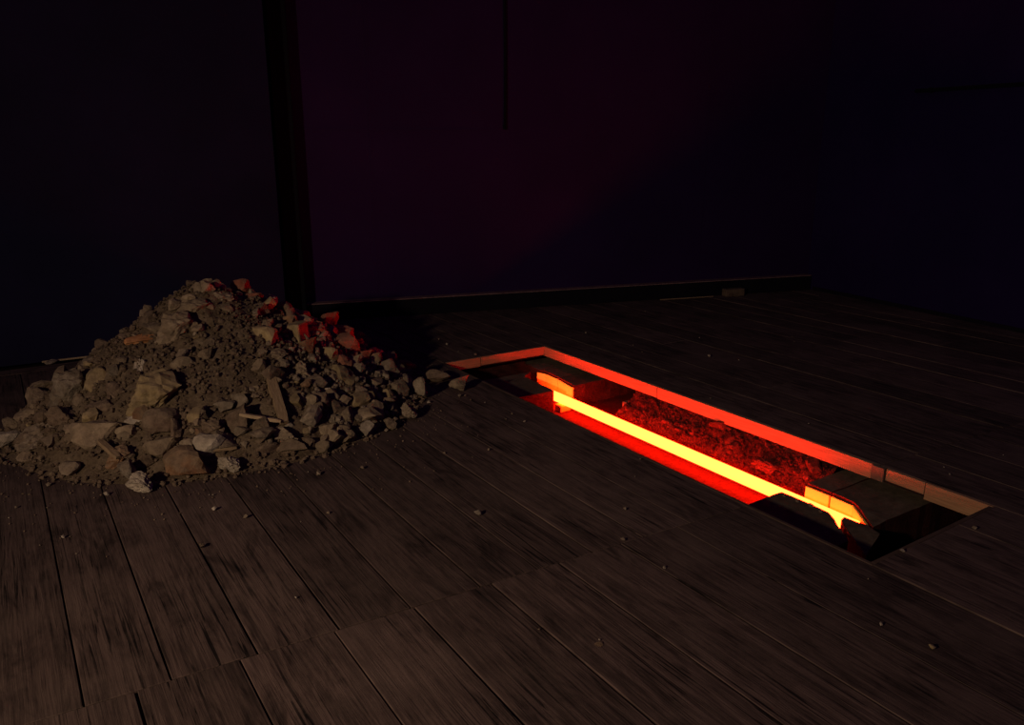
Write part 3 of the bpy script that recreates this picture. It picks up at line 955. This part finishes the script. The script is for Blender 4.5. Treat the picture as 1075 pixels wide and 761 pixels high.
# stones showing in the bank of the pit
def pit_stone(x, y, sx, sy, sz, shape, k, mat, label=None, z=None):
    me = get_mesh(shape, k, mat)
    o = bpy.data.objects.new('pit_stone', me); COL.objects.link(o)
    o.location = (x, y, (bank_h(x, y) if z is None else z) + sz * 0.35); o.scale = (sx, sy, sz)
    o.rotation_euler = (0, R.uniform(-.3, -.1), R.uniform(-.5, .5))
    tag(o, label or 'small stone half buried in the red-lit bank of the pit', 'stone', 'stones in the pit bank')
o = None
pit_stone(3.44, 2.98, 0.055, 0.075, 0.04, 'shard', 1, 'bank', 'triangular stone standing out in the middle of the red-lit bank')
pit_stone(3.33, 2.55, 0.05, 0.08, 0.035, 'craggy', 2, 'bank', 'long rough stone low in the bank close behind the tube')
pit_stone(3.40, 2.32, 0.06, 0.06, 0.04, 'rock', 3, 'bank', 'broad stone in the bank next to the near slab')
for _ in range(46):
    x, y = R.uniform(3.27, 3.62), R.uniform(2.26, 3.70); s = R.uniform(0.010, 0.026)
    mk = min(((3.44, 3.775, 'the upright brick end'), (3.44, 2.98, 'the triangular bank stone'), (3.33, 2.55, 'the long rough bank stone'), (3.40, 2.32, 'the broad stone by the near slab')), key=lambda q: math.hypot(q[0] - x, q[1] - y))
    pit_stone(x, y, s * R.uniform(1, 1.5), s * R.uniform(1, 1.5), s * R.uniform(.6, 1), 'small', R.randrange(7), 'bank',
              '%s red-lit stone in the pit bank, %s %s' % ('small' if s < 0.018 else 'larger', 'above' if x > mk[0] + .05 else 'below' if x < mk[0] - .05 else 'left of' if y > mk[1] else 'right of', mk[2]))
bm = bmesh.new(); add_box(bm, -0.05, 0.05, -0.035, 0.035, 0, 0.10, 0.008)
o = from_bm('brick_or_glow_piece', bm, M_brown, None, (3.44, 3.775, ZF + 0.001))
tag(o, 'upright brick end closing the far end of the red-lit bank', 'brick')
for v in o.data.vertices: v.co += v.co.normalized() * 0.006 * mn.noise(v.co * 30)

# crumbs on the slab rim, crossing the glow
for (x, y, s) in ((2.99, 2.10, .010), (3.0, 2.03, .013), (2.985, 2.17, .008), (2.985, 1.97, .010)):
    o = bpy.data.objects.new('stone_chip', get_mesh('small', R.randrange(7), 'brown')); COL.objects.link(o)
    o.location = (x, y, ZS + s * .5); o.scale = (s, s, s)
    tag(o, 'tiny chip on the rim of the shaded near slab beside the tube', 'stone', 'chips on the slab rim')

# ------------------------------------------------------------------ crumbs on the floorboards
def ground(px, py):
    d = ray(px, py); t = EYE_H / -d.z
    return Vector((d.x * t, d.y * t, 0))
SPECKS = [(502,540,9,5,'pale','pale flat crumb on the boards between heap and pit'),
 (112,520,5,4,'pale','pale crumb on a board joint left of the front lumps'),
 (656,535,4,3,'grey','tiny crumb by the near-left pit edge'),
 (629,677,9,2,'rust','small reddish splinter lying on the near floorboards'),
 (947,579,6,3,'pale','pale crumb at the near corner of the pit'),
 (1023,555,5,3,'grey','grey crumb right of the pit\'s near end'),
 (979,681,6,4,'yel','yellowish crumb on the boards in front of the pit'),
 (654,567,6,3,'grey','crumb lying below the left edge of the pit'),
 (925,656,3,3,'pale','small pale speck left of the yellowish crumb'),
 (212,575,6,5,'brown','dark chip sitting in a board joint before the heap')]
for px, py, w_, h_, mat, lab in SPECKS:
    p = ground(px, py); d = (p - Vector((0, 0, EYE_H))).length / 825
    o = bpy.data.objects.new('crumb', get_mesh('small', R.randrange(7), mat)); COL.objects.link(o)
    o.scale = (w_ * d / 2, w_ * d / 2.5, h_ * d / 2); o.location = (p.x, p.y, h_ * d / 2 * .9)
    o.rotation_euler = (0, 0, -YAW)
    tag(o, lab, 'crumb')
n = 0
while n < 100:
    if R.random() < 0.6:
        a = math.radians(R.uniform(-170, 10)); r = R.uniform(1.05, 1.9)
        x, y = CX + r * math.cos(a), CY + r * math.sin(a)
    else: x, y = R.uniform(0, 5.5), R.uniform(1.0, 5.5)
    if PX0 - .03 < x < PX1 + .03 and PY0 - .03 < y < PY1 + .03: continue
    if x < -0.3: continue
    s = R.choice((0.003, 0.004, 0.005, 0.007, 0.011 if y > 3 else 0.005))
    o = bpy.data.objects.new('crumb', get_mesh('tiny', R.randrange(5), R.choice(('pale', 'grey', 'tan')))); COL.objects.link(o)
    o.scale = (s, s, s * .8); o.location = (x, y, s * .7); o.rotation_euler = (0, 0, R.uniform(0, 6))
    pos = ('beside the foot of the heap' if math.hypot(x - CX, y - CY) < 1.5 else 'between heap and pit' if x < PX0 and y > 2.2 else 'beyond the pit' if x > PX1 and y > 2
           else 'in the foreground')
    tag(o, 'tiny pale crumb scattered on the floorboards ' + pos, 'crumb', 'crumbs ' + pos)
    n += 1
# dust fans around the heap foot
def p_floor(rr):
    a = math.radians(rr.uniform(-165, 10)); r = 1.0 + abs(rr.gauss(0, 0.28))
    x, y = CX + r * math.cos(a), CY + r * math.sin(a)
    if x > PX0 - 0.03 and y < PY1: return None
    return Vector((x, y, 0.001))
pebbles('grit', 700, p_floor, 0.0015, 0.004, M_brown, 'fine grit dusted over the boards around the foot of the heap', 'grit')
